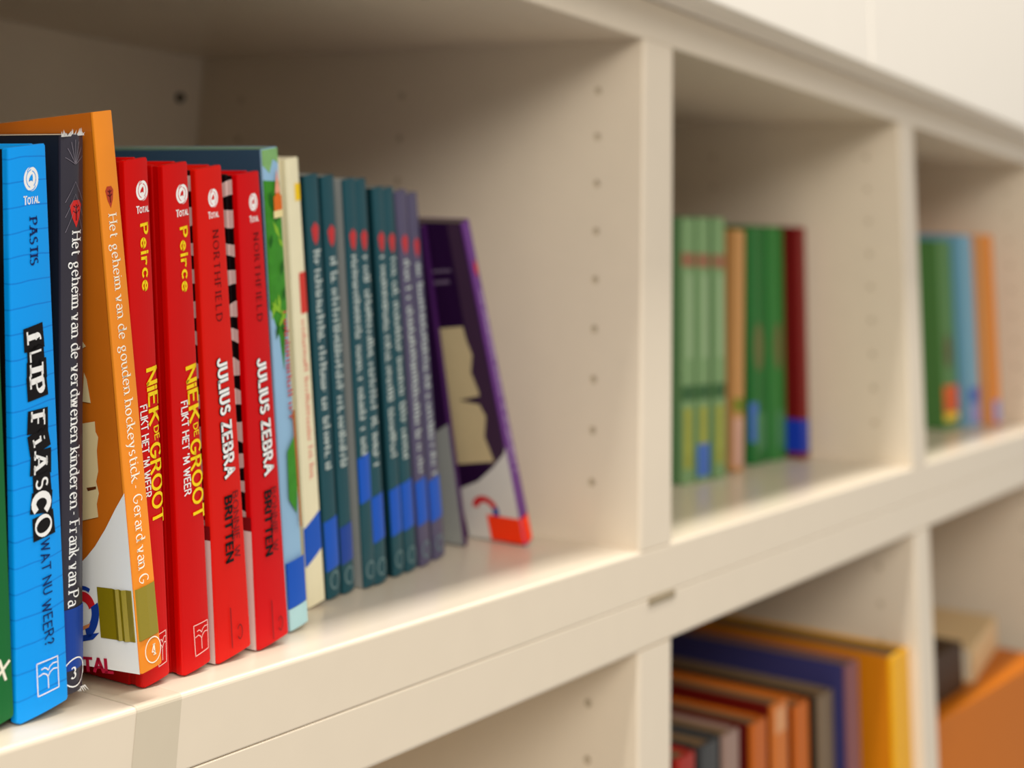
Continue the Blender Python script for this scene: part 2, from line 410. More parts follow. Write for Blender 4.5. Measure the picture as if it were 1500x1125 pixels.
def put(b, name, polys, m, face='spine', parent=None, off=0.00006):
    b.layer += 1; bm = bmesh.new(); dz = off * b.layer + 0.00008
    if face == 'spine':                           # cut the print along the facets of the spine so that it hugs it
        cut = []
        for p in polys:
            rest = [(min(max(a, 0.0), b.t1), c) for a, c in p]
            lo_, hi_ = min(a for a, c in rest), max(a for a, c in rest)
            for k in [q[0] for q in b.cs if lo_ + 1e-6 < q[0] < hi_ - 1e-6]:
                piece = clip_u(rest, k, True); rest = clip_u(rest, k, False)
                if len(piece) >= 3: cut.append(piece)
            if len(rest) >= 3: cut.append(rest)
        polys = cut
    for p in polys:
        vs = []
        for a, c in p:
            if face == 'spine': vs.append(bm.verts.new((a * (1 + (b.t2 / b.t1 - 1) * c / b.h), surf(b, a) - dz, c)))
            else: vs.append(bm.verts.new((-dz, a, c)))
        try: bm.faces.new(vs)
        except ValueError: pass
    return mesh_obj(name, bm, m, parent or (b.spine if face == 'spine' else b.cover))
def marks(b, name, u, z_hi, z_lo, cap, m, seed=1):
    """lettering too far out of focus to read: a row of small upright strokes"""
    rnd = random.Random(seed); z = z_hi; out = []
    while z > z_lo:
        if rnd.random() < .14: z -= cap * .5
        k = rnd.choice((.62, .62, .8, 1.0)); lo = u - cap * .4
        out.append([(lo, z), (lo + cap * k, z), (lo + cap * k, z - cap * .2), (lo, z - cap * .2)])
        if rnd.random() < .6: q = rnd.choice((0, .5)) * cap * k; out.append([(lo + q, z - cap * .15), (lo + q + cap * .14, z - cap * .15), (lo + q + cap * .14, z - cap * .5), (lo + q, z - cap * .5)])
        z -= cap * rnd.uniform(.36, .55)
    return put(b, name, out, m)
def lettering(b, name, s, A, Bp, cap, m, base=0.36, face='spine', px=True, grow=None, shift=(0, 0), **kw):
    """line of text from A to B (pixel centres of its ends), read downwards; cap = capital height in metres"""
    ps, L = text_polys(s, **kw)
    f = spx if face == 'spine' else cpx
    a = f(b, *A) if px else A; e = f(b, *Bp) if px else Bp
    du, dv = e[0] - a[0], e[1] - a[1]; l = math.hypot(du, dv); du, dv = du / l, dv / l
    upx, upv = -dv, du                            # up of the letters: to the left of the reading direction
    k = l / L
    out = [[(a[0] + du * k * p[0] + upx * cap * (p[1] - base) + shift[0], a[1] + dv * k * p[0] + upv * cap * (p[1] - base) + shift[1]) for p in q] for q in ps]
    return put(b, name, out, m, face)
def disc(cx, cy, rx, ry, n=24, a0=0): return [(cx + rx * math.cos(2 * math.pi * k / n + a0), cy + ry * math.sin(2 * math.pi * k / n + a0)) for k in range(n)]
def stroke(pts, w): return ribbon(pts, lambda dx, dy: w / 2)
def strokes(pts, w):
    r = []
    for q in split_corners(pts):
        q = list(q)
        if len(q) >= 2:
            for e, o in ((0, 1), (-1, -2)):
                dx, dy = q[e][0] - q[o][0], q[e][1] - q[o][1]; l = math.hypot(dx, dy) or 1; q[e] = (q[e][0] + dx / l * w * .5, q[e][1] + dy / l * w * .5)
        r += stroke(q, w)
    return r
white = mat('white ink', (246, 244, 240), 0.4, 0.01)
black = mat('black ink', (18, 15, 16), 0.45, 0.02)
yellow = mat('yellow ink', (252, 214, 20), 0.4, 0.02)
cream_ink = mat('cream ink', (246, 240, 218), 0.4, 0.02)
navy = mat('navy ink', (16, 34, 92), 0.45, 0.02)
dkred = mat('dark red ink', (128, 20, 24), 0.4, 0.03)
bluetag = mat('blue label', (4, 82, 190), 0.35, 0.05, 0.05, 90, 0.3)
def sponsor(b, centre, rad, under, base_m, word=True):
    cu, cv = spx(b, *centre)
    put(b, 'emblem', [disc(cu, cv, rad, rad)], white)
    P = lambda pts: [(cu + rad * x, cv + rad * y) for x, y in pts]
    lines = stroke(P(arc(0.06, 0.02, .74, .74, 95, 250)), rad * .08) + stroke(P(arc(-.02, 0, .66, .66, -60, 75)), rad * .08) + stroke(P(arc(.2, .5, .75, .5, 60, 170)), rad * .08) + stroke(P(arc(-.2, -.5, .75, .45, 230, 350)), rad * .08)
    lines += [P([(-.36, -.22), (-.30, .04), (-.10, .26), (.16, .40), (.22, .10), (.18, -.24), (-.02, -.12)])]
    put(b, 'emblem', lines, base_m)
    if word:
        ps, L = text_polys('TOTAL', thick=.24, thin=.2, serif=False, gap=.2, scales=[1, .8, .8, .8, .8])
        wu, wv = spx(b, *under); k = rad * 2.05 / L
        put(b, 'emblem_lettering', [[(wu + k * (x - L / 2), wv + rad * .62 * (y - .4)) for x, y in p] for p in ps], white)
def publisher(b, corners, m, w=0.00045):
    c = [spx(b, *p) for p in corners]             # bl, br, tr, tl
    def mp(a, q): return tuple((c[0][i] * (1 - a) + c[1][i] * a) * (1 - q) + (c[3][i] * (1 - a) + c[2][i] * a) * q for i in (0, 1))
    pl = []
    for k in range(4): pl += strokes([c[k], c[(k + 1) % 4]], w)
    for st in ([(.5, .12), (.5, .5)], [(.5, .48), (.42, .58), (.28, .64), (.06, .6)], [(.5, .48), (.6, .6), (.76, .66), (.96, .63)],
               [(.52, .68), (.44, .76), (.34, .8), (.2, .78)], [(.52, .68), (.6, .78), (.76, .84), (.96, .82)]):
        pl += stroke([mp(*q) for q in st], w)
    return put(b, 'publisher_mark', pl, m)

blue_m = band_mat('blue ruled cover', (0, 156, 246), (0, 130, 222), 105, 0.06, 0.004, 0.4, 0.0)
# --- leftmost green book, mostly outside the frame
gm = col_mat((22, 104, 48))
gbk = make_book('dark green book cut off by the left edge of the photo', (-0.5140, 0.0162, 0, 10.3, 0, 0, 0.0196, 0.0150, 0.166), 0.15, gm, gm)
lettering(gbk, 'title_lettering', 'X', (-6, 985), (9, 985), .006, cream_ink, serif=False, thick=.16, thin=.16)
# --- blue
bl = make_book('bright blue book with ransom-note title blocks on ruled spine', (-0.4937, 0.0154, 0, 10.16, 0, 0, 0.0252, 0.0190, 0.2125), 0.15, blue_m, black)
sponsor(bl, (44, 262), .0048, (44.5, 293.5), blue_m)
lettering(bl, 'author_lettering', 'PASTIS', (45, 320), (46.5, 387), .0048, navy, thick=.2, thin=.09)
words = [('f', (47, 494), .0062, .0092, 4, .30, True), ('L', (50, 521), .0048, .0082, 3, .14, False), ('I', (51.5, 541), .0062, .0074, 0, .28, True), ('P', (52, 565), .0062, .0092, 5, .3, True),
         ('F', (53, 616), .006, .0088, -3, .24, True), ('i', (54.5, 645), .0056, .0080, 12, .2, True), ('A', (57.5, 676), .0058, .0090, -4, .22, True), ('S', (59, 707), .0048, .0080, 3, .15, False), ('C', (58.5, 735), .0066, .0078, -8, .3, False), ('O', (61.5, 769), .0066, .0088, 4, .2, True)]
blocks, letters = [], []
for ch, pxy, cap, blk, tilt, th, sf in words:
    cap *= 1.28
    u, v = spx(bl, *pxy); ca, sa = math.cos(R(tilt)), math.sin(R(tilt))
    hw_, hh = (.0059 if ch not in 'LS' else .0050), blk * .5
    blocks.append([(u + ca * a - sa * c, v + sa * a + ca * c) for a, c in ((-hw_, -hh), (hw_ * 1.03, -hh * 1.08), (hw_, hh), (-hw_ * .95, hh * .95))])
    w, ps = glyph_polys(ch, th, .1 if sf else th, sf)
    for p in ps:
        letters.append([(u + cap * 1.0 * (ca * (q[1] - (.5 if ch not in 'i' else .45)) - sa * -(q[0] - w / 2)), v + cap * (sa * (q[1] - .5) - ca * (q[0] - w / 2) * 1.0)) for q in p])
put(bl, 'title_block', blocks, black); put(bl, 'title_lettering', letters, white)
lettering(bl, 'subtitle_lettering', 'WAT NU WEER?', (62, 791), (67.5, 944), .0044, navy, serif=False, thick=.14, thin=.14, gap=.3, jitter=.10)
publisher(bl, ((53, 1020), (84, 1005), (82, 960), (51, 972.6)), white)
# --- black with plastic jacket
blackm = mat('charcoal jacket', (52, 48, 58), 0.28, 0.14, 0.12, 40, 0.4)
bk = make_book('charcoal book in worn clear jacket with white serif title', (-0.4687, 0.0199, 0.004, 8.62, 0, 0, 0.0112, 0.0121, 0.2153), 0.155, blackm, mat('dark jacket side', (30, 34, 44), 0.3, 0.1, 0.1, 40, 0.4), hard=False, bulge=0.0014)
def drop(b, c, s, m, inner):
    u, v = spx(b, *c)
    shape = lambda k: [(u - .0030 * s * k, v + .0032 * s * k), (u - .0016 * s * k, v + .0052 * s * k), (u + .0016 * s * k, v + .0052 * s * k), (u + .0030 * s * k, v + .0032 * s * k), (u + .0020 * s * k, v - .0016 * s * k), (u, v - .0058 * s * k), (u - .0020 * s * k, v - .0016 * s * k)]
    put(b, 'emblem', [shape(1)], m)
    put(b, 'emblem', stroke([(u, v - .003 * s), (u, v + .0035 * s)], .0006) + stroke([(u - .0016 * s, v + .001 * s), (u, v), (u + .0016 * s, v + .0012 * s)], .0005) + stroke([(u - .0014 * s, v + .003 * s), (u, v + .002 * s), (u + .0014 * s, v + .003 * s)], .0005), inner)
drop(bk, (108, 312), 1.0, mat('red ink', (206, 42, 38), 0.4, 0.03), mat('darker red ink', (96, 18, 22), 0.4, 0.03))
lettering(bk, 'title_lettering', 'Het geheim van de verdwenen kinderen', (107, 340), (104, 742), .0048, white, thick=.17, thin=.08)
lettering(bk, 'author_lettering', '- Frank van Pa', (104, 749), (102, 886), .0049, white, thick=.17, thin=.08)
put(bk, 'spine_label', [[(0, .0312), (bk.t1 * .999, .0312), (bk.t1 * .999, .0085), (0, .0085)]], mat('deep blue label', (18, 62, 150), 0.35, 0.08, 0.05, 60, .3))
u, v = spx(bk, 106, 983)
put(bk, 'volume_number', stroke(disc(u, v, .0052, .0052) + [disc(u, v, .0052, .0052)[0]], .0005), white)
ps, L = text_polys('3', thick=.2, thin=.1)
put(bk, 'volume_number', [[(u - .001 + .004 * (x - L / 2), v + .004 * (y - .5)) for x, y in p] for p in ps], white)
# faint foil ornament near the head of the spine
orn = []
for k in range(7):
    a = 90 + (k - 3) * 24; orn += stroke([(bk.t1 * .5, .203), (bk.t1 * .5 + .0045 * math.cos(R(a)), .203 + .010 * math.sin(R(a)))], .00022)
for k in range(3): orn += stroke([(bk.t1 * .12, .176 + k * .006), (bk.t1 * .5, .186 + k * .005), (bk.t1 * .88, .176 + k * .006)], .00022)
put(bk, 'foil_ornament', orn, mat('grey foil', (120, 112, 122), 0.4))
# ragged plastic edge
pb = bmesh.new(); rnd = random.Random(3)
def shred(a, c, z0, dz, w, yy=-.0012):
    p0 = Vector((a, yy, z0)); p1 = Vector((a + w, yy, z0)); p2 = Vector((c, yy - .0004, z0 + dz))
    pb.faces.new([pb.verts.new(v) for v in (p0, p1, p2)])
for k in range(20):
    a = -0.001 + k * 0.0006; shred(a, a + rnd.uniform(-.001, .002), .2145, rnd.uniform(.0012, .0034), .0011)
plastic = mat('frayed clear plastic', (214, 210, 204), 0.25, 0.05)
mesh_obj('frayed_jacket_edge', pb, plastic, bk.root); pb = bmesh.new()
for k in range(7):
    a = 0.006 + k * 0.0008; shred(a, a + rnd.uniform(0, .003), .0006, -rnd.uniform(.001, .0026), .0008, -.0006)
mesh_obj('frayed_jacket_edge', pb, plastic, bk.root)
# --- orange
org = mat('orange cover', (238, 140, 34), 0.34, 0.08, 0.05, 40, 0.3)
org_l = mat('orange brown cover', (196, 104, 22), 0.36, 0.18, 0.05, 14, 0.3)
og = make_book('tall leaning orange book with white swoosh foot and gold tape', (-0.4448, 0.0016, 0.0105, 11.15, 0, 4.0, 0.0120, 0.0106, 0.2217), 0.15, org, org_l, hard=False, bulge=0.0003)
drop(og, (160, 288), .82, mat('dull red ink', (176, 62, 40), 0.4, 0.03), mat('darker red ink', (96, 18, 22)))
lettering(og, 'title_lettering', 'Het geheim van de gouden hockeystick', (162, 315), (196, 704), .0050, cream_ink, thick=.15, thin=.07)
lettering(og, 'author_lettering', '- Gerard van G', (197, 711), (208, 854), .0050, cream_ink, thick=.15, thin=.07)
wc = mat('white cover print', (236, 236, 232), 0.3, 0.03, 0.03, 40, 0.3)
cp = lambda pts: [cpx(og, *q) for q in pts]
sw = cp([(207, 993), (183, 722), (170, 745), (155, 775), (140, 800), (128, 815), (121, 822), (119, 989)])
w0 = [(max(0.0002, min(a, .149)), max(.0002, c)) for a, c in sw]
put(og, 'cover_swoosh', [w0], wc, 'cover')
pc = mat('torn paper print', (222, 200, 150), 0.5, 0.10, 0.0, 30)
put(og, 'cover_print', [cp([(122, 620), (140, 617), (141, 632), (145, 640), (143, 660), (145, 690), (142, 705), (146, 722), (143, 738), (145, 757), (122, 762)]),
                        cp([(124, 545), (128, 555), (134, 590), (122, 588)]), cp([(122, 500), (127, 507), (122, 510)])], pc, 'cover')
put(og, 'cover_print', [cp([(128, 714), (142, 712), (142, 716), (130, 719)])], mat('brown ink', (92, 44, 14)), 'cover')
# ring emblem on the swoosh
ecx, ecy = 121, 898
def ring(a0, a1, ro, ri, n=10): return [cpx(og, ecx + ro * .78 * math.cos(R(a0 + (a1 - a0) * k / n)), ecy - ro * 1.2 * math.sin(R(a0 + (a1 - a0) * k / n))) for k in range(n + 1)] + [cpx(og, ecx + ri * .78 * math.cos(R(a1 + (a0 - a1) * k / n)), ecy - ri * 1.2 * math.sin(R(a1 + (a0 - a1) * k / n))) for k in range(n + 1)]
put(og, 'emblem', [ring(100, 20, 27, 15)], mat('emblem red', (206, 32, 40)), 'cover')
put(og, 'emblem', [ring(24, -70, 33, 19), [cpx(og, *q) for q in ((120, 930), (147, 926), (138, 936), (121, 939))], ring(110, 62, 34, 29)], mat('emblem blue', (24, 60, 150)), 'cover')
put(og, 'emblem', [[cpx(og, *q) for q in ((120, 918), (134, 912), (132, 918), (121, 923))]], mat('emblem orange', (222, 140, 84)), 'cover')
ps, L = text_polys('TOTAL', thick=.26, thin=.22, serif=False, gap=.22)
a0, a1 = cpx(og, 92, 969), cpx(og, 166, 975)
hh = (cpx(og, 140, 962)[1] - cpx(og, 140, 980)[1])
put(og, 'emblem_lettering', [[(a0[0] + (a1[0] - a0[0]) * x / L, a0[1] + (a1[1] - a0[1]) * x / L + hh * (y - .5)) for x, y in p] for p in ps], mat('wine red ink', (176, 24, 56)), 'cover')
# gold translucent tape round the foot, over spine and cover
gold = bpy.data.materials.new('gold tape'); gold.use_nodes = True
gb = gold.node_tree.nodes['Principled BSDF']; gb.inputs['Metallic'].default_value = 0.25; gb.inputs['Roughness'].default_value = 0.22; gb.inputs['Coat Weight'].default_value = 0.6
gn = gold.node_tree.nodes.new('ShaderNodeTexNoise'); gn.inputs['Scale'].default_value = 160
gr = gold.node_tree.nodes.new('ShaderNodeMix'); gr.data_type = 'RGBA'; gr.inputs['A'].default_value = lin((132, 116, 14)); gr.inputs['B'].default_value = lin((170, 150, 24))
gold.node_tree.links.new(gn.outputs['Fac'], gr.inputs['Factor']); gold.node_tree.links.new(gr.outputs['Result'], gb.inputs['Base Color'])
z_hi, z_lo = spx(og, 222, 852)[1], spx(og, 226, 928)[1]
depth_t = cpx(og, 147, 905)[0]
gt = bmesh.new(); e = .0006
pr = [(og.t1, .004), (og.t1 + e, .0012), (og.t1 * .9, -e), (og.t1 * .5, -e - .0003), (og.t1 * .1, -e), (-e, .0012), (-e, .004), (-e * 2.2, .006), (-e, .008), (-e * 2.0, .0095), (-e, .0115), (-e, depth_t)]
for a, c in zip(pr, pr[1:]): gt.faces.new([gt.verts.new(v) for v in ((a[0], a[1], z_lo), (c[0], c[1], z_lo), (c[0], c[1], z_hi), (a[0], a[1], z_hi))])
bmesh.ops.remove_doubles(gt, verts=gt.verts, dist=1e-6)
tag(mesh_obj('gold_tape', gt, gold, og.root), 'shiny gold tape round the foot')
u, v = spx(og, 222, 951)
put(og, 'volume_number', stroke(disc(u, v, .0043, .0047) + [disc(u, v, .0043, .0047)[0]], .0004), cream_ink)
ps, L = text_polys('4', thick=.2, thin=.1)
put(og, 'volume_number', [[(u + .0034 * (x - L / 2), v + .0042 * (y - .5)) for x, y in p] for p in ps], cream_ink)
# --- two red hardbacks with yellow titles
red = col_mat((206, 6, 4)); red_cov = col_mat((186, 2, 2))
def red_book(label, pose, px):
    b = make_book(label, pose, 0.148, red, red_cov, group='red hardbacks with yellow titles', bulge=0.0005)
    sponsor(b, px['logo'], .0044, px['word'], red)
    lettering(b, 'author_lettering', 'Peirce', *px['author'], .0050, yellow, serif=False, thick=.19, thin=.17, gap=.34, jitter=.05)
    for (nm, s, A, E_, cap, m, th) in px['lines']:
        lettering(b, nm, s, A, E_, cap, m, base=.5, serif=False, thick=th, thin=th * .85, gap=.26, jitter=.04)
    publisher(b, px['pub'], mat('pale pink ink', (240, 190, 180), 0.4), .0004)
    return b
red_book('red hardback with yellow title, right against the leaning orange book', (-0.4290, 0.0151, 0, 10.73, 0, 0, 0.0165, 0.0137, 0.2127),
    dict(logo=(207, 279), word=(208, 307), author=((208, 329), (211.5, 424)), pub=((230, 976), (242, 968), (241, 922), (229, 929)),
         lines=[('title_lettering', 'NiEK', (221, 540), (224.5, 618), .0066, yellow, .19), ('title_lettering', 'DE', (227.5, 624), (229, 642), .0032, yellow, .17),
                ('title_lettering', 'GROOT', (225.5, 650), (230.5, 764), .0068, yellow, .19), ('subtitle_lettering', "FLIKT HET 'M WEER", (208, 594), (214.5, 728), .0038, white, .18)]))
red_book('red hardback with yellow title, left of the zebra striped covers', (-0.4049, 0.0152, 0, 10.93, 0, 0, 0.0178, 0.0155, 0.2126),
    dict(logo=(265.5, 284), word=(266, 312), author=((266, 334), (269.5, 425)), pub=((284, 961), (303.5, 948), (302, 907), (281, 917)),
         lines=[('title_lettering', 'NiEK', (278.5, 537), (283, 614), .0066, yellow, .19), ('title_lettering', 'DE', (285, 620), (286.5, 637), .0032, yellow, .17),
                ('title_lettering', 'GROOT', (284, 645), (289.5, 757), .0068, yellow, .19), ('subtitle_lettering', "FLIKT HET 'M WEER", (267.5, 588), (273, 724), .0038, white, .18)]))
# --- two red books with zebra print covers
zebra = band_mat('zebra print', (226, 200, 192), (14, 10, 12), 74, 0.48, 0.016, 0.4, 0.0)
redz = col_mat((216, 18, 4)); redz2 = col_mat((206, 2, 8))
def zebra_book(label, pose, m, px):
    b = make_book(label, pose, 0.148, m, zebra, group='red hardbacks with zebra striped covers', bulge=0.0004)
    sponsor(b, px['logo'], .0043, px['word'], m)
    lettering(b, 'author_lettering', 'NORTHFIELD', *px['author'], .0046, mat('maroon ink', (92, 8, 12), .45), thick=.13, thin=.08, gap=.42)
    for ex, mm in ((.34, black), (.24, white)):
        lettering(b, 'title_shadow' if mm is black else 'title_lettering', 'JULIUS ZEBRA', *px['title'], .0066, mm, serif=False, thick=ex + .02, thin=ex - .03, gap=.34, shift=(-.0004, 0) if mm is black else (0, 0))
    lettering(b, 'subtitle_lettering', 'BRITTEN', *px['sub'], .0046, black, serif=False, thick=.24, thin=.2, gap=.3)
    lettering(b, 'subtitle_lettering', 'BONNIE W', *px['sub2'], .0038, dkred, serif=False, thick=.14, thin=.12, gap=.3)
    u, v = spx(b, *px['foot']); put(b, 'publisher_mark', stroke([(u - .002, v + .008), (u - .002, v - .009)], .0005) + stroke([(u + .0035 + .0016 * math.cos(R(q)), v - .004 + .003 * math.sin(R(q))) for q in range(-150, 160, 30)], .0005), dkred)
    # pale foot of the striped cover
    put(b, 'cover_foot', [[(.0002, .0005), (.147, .0005), (.147, .052), (.0002, .052)]], mat('pale pink paper', (228, 206, 198), .5), 'cover')
    put(b, 'cover_foot', [[(.0002, .052), (.147, .052), (.147, .058), (.0002, .058)]], dkred, 'cover')
    return b
zebra_book('orange-red hardback with white title, first of the zebra striped pair', (-0.3816, 0.0170, 0, 11.08, 0, 0, 0.0230, 0.0172, 0.2126), redz,
    dict(logo=(311, 290), word=(311.5, 315), author=((313, 338), (319, 470)), title=((321.5, 527), (333.5, 697)), sub=((331, 728), (333.5, 822)), sub2=((341.5, 720), (345, 815)), foot=(341, 915)))
zebra_book('crimson hardback with white title, touching the tall jungle picture book', (-0.3522, 0.0189, 0, 10.81, 0, 0, 0.0225, 0.0155, 0.2121), redz2,
    dict(logo=(370, 296), word=(371, 321), author=((372.5, 342), (378.5, 470)), title=((379.5, 527), (391, 693)), sub=((389, 720), (391.5, 812)), sub2=((398, 714), (401, 806)), foot=(401, 903)))
# --- tall picture book
pk = make_book('tall picture book with slate blue cover and jungle leaves on spine', (-0.3160, 0.0308, 0, 11.62, 0, 0, 0.0135, 0.0116, 0.2271), 0.20, mat('sky spine', (150, 190, 220), 0.4, 0.08, 0, 30), mat('slate blue cover', (52, 78, 100), 0.35, 0.08, 0, 30), hard=False, bulge=.0003, pages=mat('leafy page edge', (110, 140, 96), .8))
t = pk.t1; rnd = random.Random(5)
put(pk, 'leaf_print', [[(0, .2268), (t, .2268), (t, .219), (t * .6, .2215), (t * .35, .215), (0, .219)]], mat('pale leaf', (130, 176, 110), 0.4, 0.2, 0, 220))
put(pk, 'leaf_print', [[(0, .212), (t, .210), (t, .150), (t * .7, .132), (t * .55, .120), (t * .4, .136), (0, .150)]], mat('leaf green', (62, 140, 40), 0.4, 0.25, 0, 220))
lv = []
for k in range(16):
    cx, cy, a, l = rnd.uniform(.15, .85) * t, rnd.uniform(.135, .205), rnd.uniform(40, 140), rnd.uniform(.006, .011)
    dx, dy = math.cos(R(a)), math.sin(R(a)); ww = .0013
    lv.append([(min(max(q, 0), t), z) for q, z in ((cx - dx * l / 2, cy - dy * l / 2), (cx - dy * ww, cy + dx * ww), (cx + dx * l / 2, cy + dy * l / 2), (cx + dy * ww, cy - dx * ww))])
for k, q in enumerate(lv): put(pk, 'leaf_print', [q], mat('light leaf', (140, 190, 50)) if k < 8 else mat('dark leaf', (34, 96, 30)))
put(pk, 'pencil_print', [[(t * .42, .196), (t * .95, .196), (t * .95, .203), (t * .68, .206), (t * .42, .203)]], mat('pencil orange', (226, 108, 30)))
put(pk, 'pencil_print', [[(t * .5, .205), (t * .86, .205), (t * .7, .217)]], mat('pencil pink', (238, 160, 130)))
put(pk, 'pencil_print', [[(t * .36, .193), (t, .193), (t, .1965), (t * .36, .1965)]], mat('pencil cream', (240, 222, 160)))
marks(pk, 'title_lettering', t * .72, .150, .098, .0044, mat('soft red ink', (196, 70, 70)), 31)
put(pk, 'leaf_print', [[(t * .35, .082), (t * .8, .088), (t * .9, .07), (t * .7, .052), (t * .3, .06)]], mat('leaf green', (62, 140, 40)))
put(pk, 'branch_print', [[(t * .78, .10), (t * .96, .10), (t * .99, .045), (t * .86, .045)]], mat('branch brown', (176, 104, 50)))
put(pk, 'spine_label', [[(0, .0315), (t * .999, .0315), (t * .999, .0105), (0, .0105)]], bluetag)
put(pk, 'spine_foot', [[(0, .0103), (t * .999, .0103), (t * .999, .0006), (0, .0006)]], mat('pale cyan', (176, 216, 220)))
# --- two cream magazines
cm = mat('cream cover', (238, 228, 192), 0.5, 0.05, 0, 60)
def foot_label(b, z0, z1, m, slant=0.0, u0=0.0, u1=0.999, name='spine_label'):
    return put(b, name, [[(b.t1 * u0, z0), (b.t1 * u1, z0 + slant), (b.t1 * u1, z1 + slant), (b.t1 * u0, z1)]], m)
c1 = make_book('thin cream booklet beside the tall jungle picture book', (-0.2820, 0.0548, 0, 11.3, 0, 0, 0.0072, 0.0068, 0.2248), 0.17, cm, cm, hard=False, bulge=.0002)
foot_label(c1, .020, .039, bluetag, .002)
c2 = make_book('cream booklet with yellow patch on spine, next to the teal series', (-0.2724, 0.0532, 0, 11.23, 0, 0, 0.0140, 0.0103, 0.2255), 0.17, cm, cm, hard=False, bulge=.0002)
foot_label(c2, .020, .039, bluetag, .006)
foot_label(c2, .203, .212, mat('yellow patch', (248, 204, 30)), 0, .55)
foot_label(c2, .145, .166, mat('red patch', (214, 60, 50)), 0, .5)
marks(c2, 'title_lettering', c2.t1 * .6, .142, .062, .0044, mat('pink ink', (232, 150, 130)), 33)
# --- teal series
teal = mat('teal cover', (26, 74, 84), 0.4, 0.08, 0.05, 60, 0.2); tealcov = mat('dark teal cover', (14, 44, 50), 0.45, 0.08)
mauve = mat('mauve grey cover', (84, 78, 104), 0.4, 0.08, 0.05, 60, 0.2); greyc = mat('light grey cover', (150, 152, 148), 0.45, 0.05)
rmark = mat('red leaf mark', (196, 52, 54), 0.4); tink = mat('pale title ink', (196, 206, 200), 0.45)
GR = 'series of slim books with pale spine titles'
series = [
 ('first slim teal book, beside the cream booklets', (-0.2502, 0.0575, 0, 11.62, 0, 0, 0.0108, 0.0115, 0.2185), teal, tealcov, (.014, .039), bluetag, (461.5, 342), ((463, 366), (481, 690))),
 ('second slim teal book, left of the dark gap in the row', (-0.2339, 0.0599, 0, 11.19, 0, 0, 0.0100, 0.0108, 0.2189), teal, tealcov, (.015, .034), mat('deep blue label', (18, 62, 150)), (485.5, 345), ((487, 368), (503, 686))),
 ('third slim teal book, with the highest blue label', (-0.2146, 0.0600, 0, 11.04, 0, 0, 0.0100, 0.0106, 0.2185), teal, greyc, (.044, .068), bluetag, (520.5, 350), ((522, 372), (537, 682))),
 ('fourth slim teal book, right of the highest blue label', (-0.2033, 0.0607, 0, 10.95, 0, 0, 0.0104, 0.0102, 0.2191), teal, tealcov, (.022, .046), bluetag, (536, 351), ((538, 373), (556, 676))),
 ('fifth slim teal book, lower than its left neighbours', (-0.1791, 0.0655, 0, 11.18, 0, 0, 0.0099, 0.0101, 0.2160), teal, tealcov, (.022, .047), bluetag, (559, 354), ((561, 374), (578, 672))),
 ('sixth slim teal book, next to the mauve grey pair', (-0.1640, 0.0676, 0, 11.75, 0, 0, 0.0105, 0.0106, 0.2168), teal, tealcov, (.023, .049), bluetag, (575.7, 355), ((578, 376), (596, 668))),
 ('mauve grey slim book touching the last teal book', (-0.1450, 0.0705, 0, 12.3, 0, 0, 0.0106, 0.0112, 0.2166), mauve, mauve, (.023, .048), bluetag, (592.6, 358), ((595, 380), (612, 640))),
 ('last mauve grey slim book, beside the leaning purple books', (-0.1230, 0.0760, 0, 12.75, 0, 0, 0.0118, 0.0104, 0.2165), mauve, mauve, (.022, .046), bluetag, (611, 362), ((614, 384), (632, 640))),
]
for i, (lab, pose, sm, cmn, tg, tm, mk, tx) in enumerate(series):
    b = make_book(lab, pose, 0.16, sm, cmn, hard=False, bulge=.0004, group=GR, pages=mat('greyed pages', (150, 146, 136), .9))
    u, v = spx(b, *mk); u = b.t1 * .52
    put(b, 'emblem', [[(u - .0030, v + .003), (u, v + .0062), (u + .0030, v + .003), (u + .002, v - .003), (u, v - .0062), (u - .002, v - .003)]], rmark)
    zt, zb_ = spx(b, *tx[0])[1], spx(b, *tx[1])[1]
    marks(b, 'title_lettering', u, zt, zb_, .0058, tink, i)
    if sm is mauve: marks(b, 'author_lettering', u, zb_ - .004, .052, .0050, tink, i + 20)
    foot_label(b, tg[0], tg[1], tm, .001)
    put(b, 'volume_number', [disc(u, .0085, .0038, .0046)], mat('faint grey ink', (112, 138, 140)))
    put(b, 'volume_number', [disc(u, .0085, .0029, .0037)], sm)
# --- leaning purple books
pur = mat('purple spine', (104, 54, 128), 0.4, 0.08, 0.03, 60, 0.2); purd = mat('dark purple cover', (40, 14, 52), 0.4, 0.12, 0.0, 30, 0.2); pure = mat('aubergine spine', (62, 22, 78), 0.4, 0.08)
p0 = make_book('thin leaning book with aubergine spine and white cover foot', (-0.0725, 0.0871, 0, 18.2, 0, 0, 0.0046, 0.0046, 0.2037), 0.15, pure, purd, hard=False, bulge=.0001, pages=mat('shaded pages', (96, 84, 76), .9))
put(p0, 'cover_swoosh', [[(.0002, .0006), (.0002, .078), (.02, .066), (.06, .05), (.149, .045), (.149, .0006)]], greyc, 'cover')
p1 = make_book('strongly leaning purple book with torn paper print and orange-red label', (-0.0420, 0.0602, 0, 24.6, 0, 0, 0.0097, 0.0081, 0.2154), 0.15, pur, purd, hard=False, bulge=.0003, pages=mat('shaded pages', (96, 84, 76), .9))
cq = lambda pts: [(max(.0003, min(.149, a)), max(.0005, min(p1.h - .0005, c))) for a, c in (cpx(p1, *q) for q in pts)]
put(p1, 'cover_strip', [cq([(654, 325), (672, 325), (765, 790), (735, 790)])], mat('greyed purple', (66, 44, 66), 0.35), 'cover')
put(p1, 'cover_lettering', [cq([(625, 396), (660, 394), (661, 398), (626, 400)]), cq([(630, 412), (658, 410), (659, 415), (631, 417)])], mat('dim lilac ink', (110, 92, 116)), 'cover')
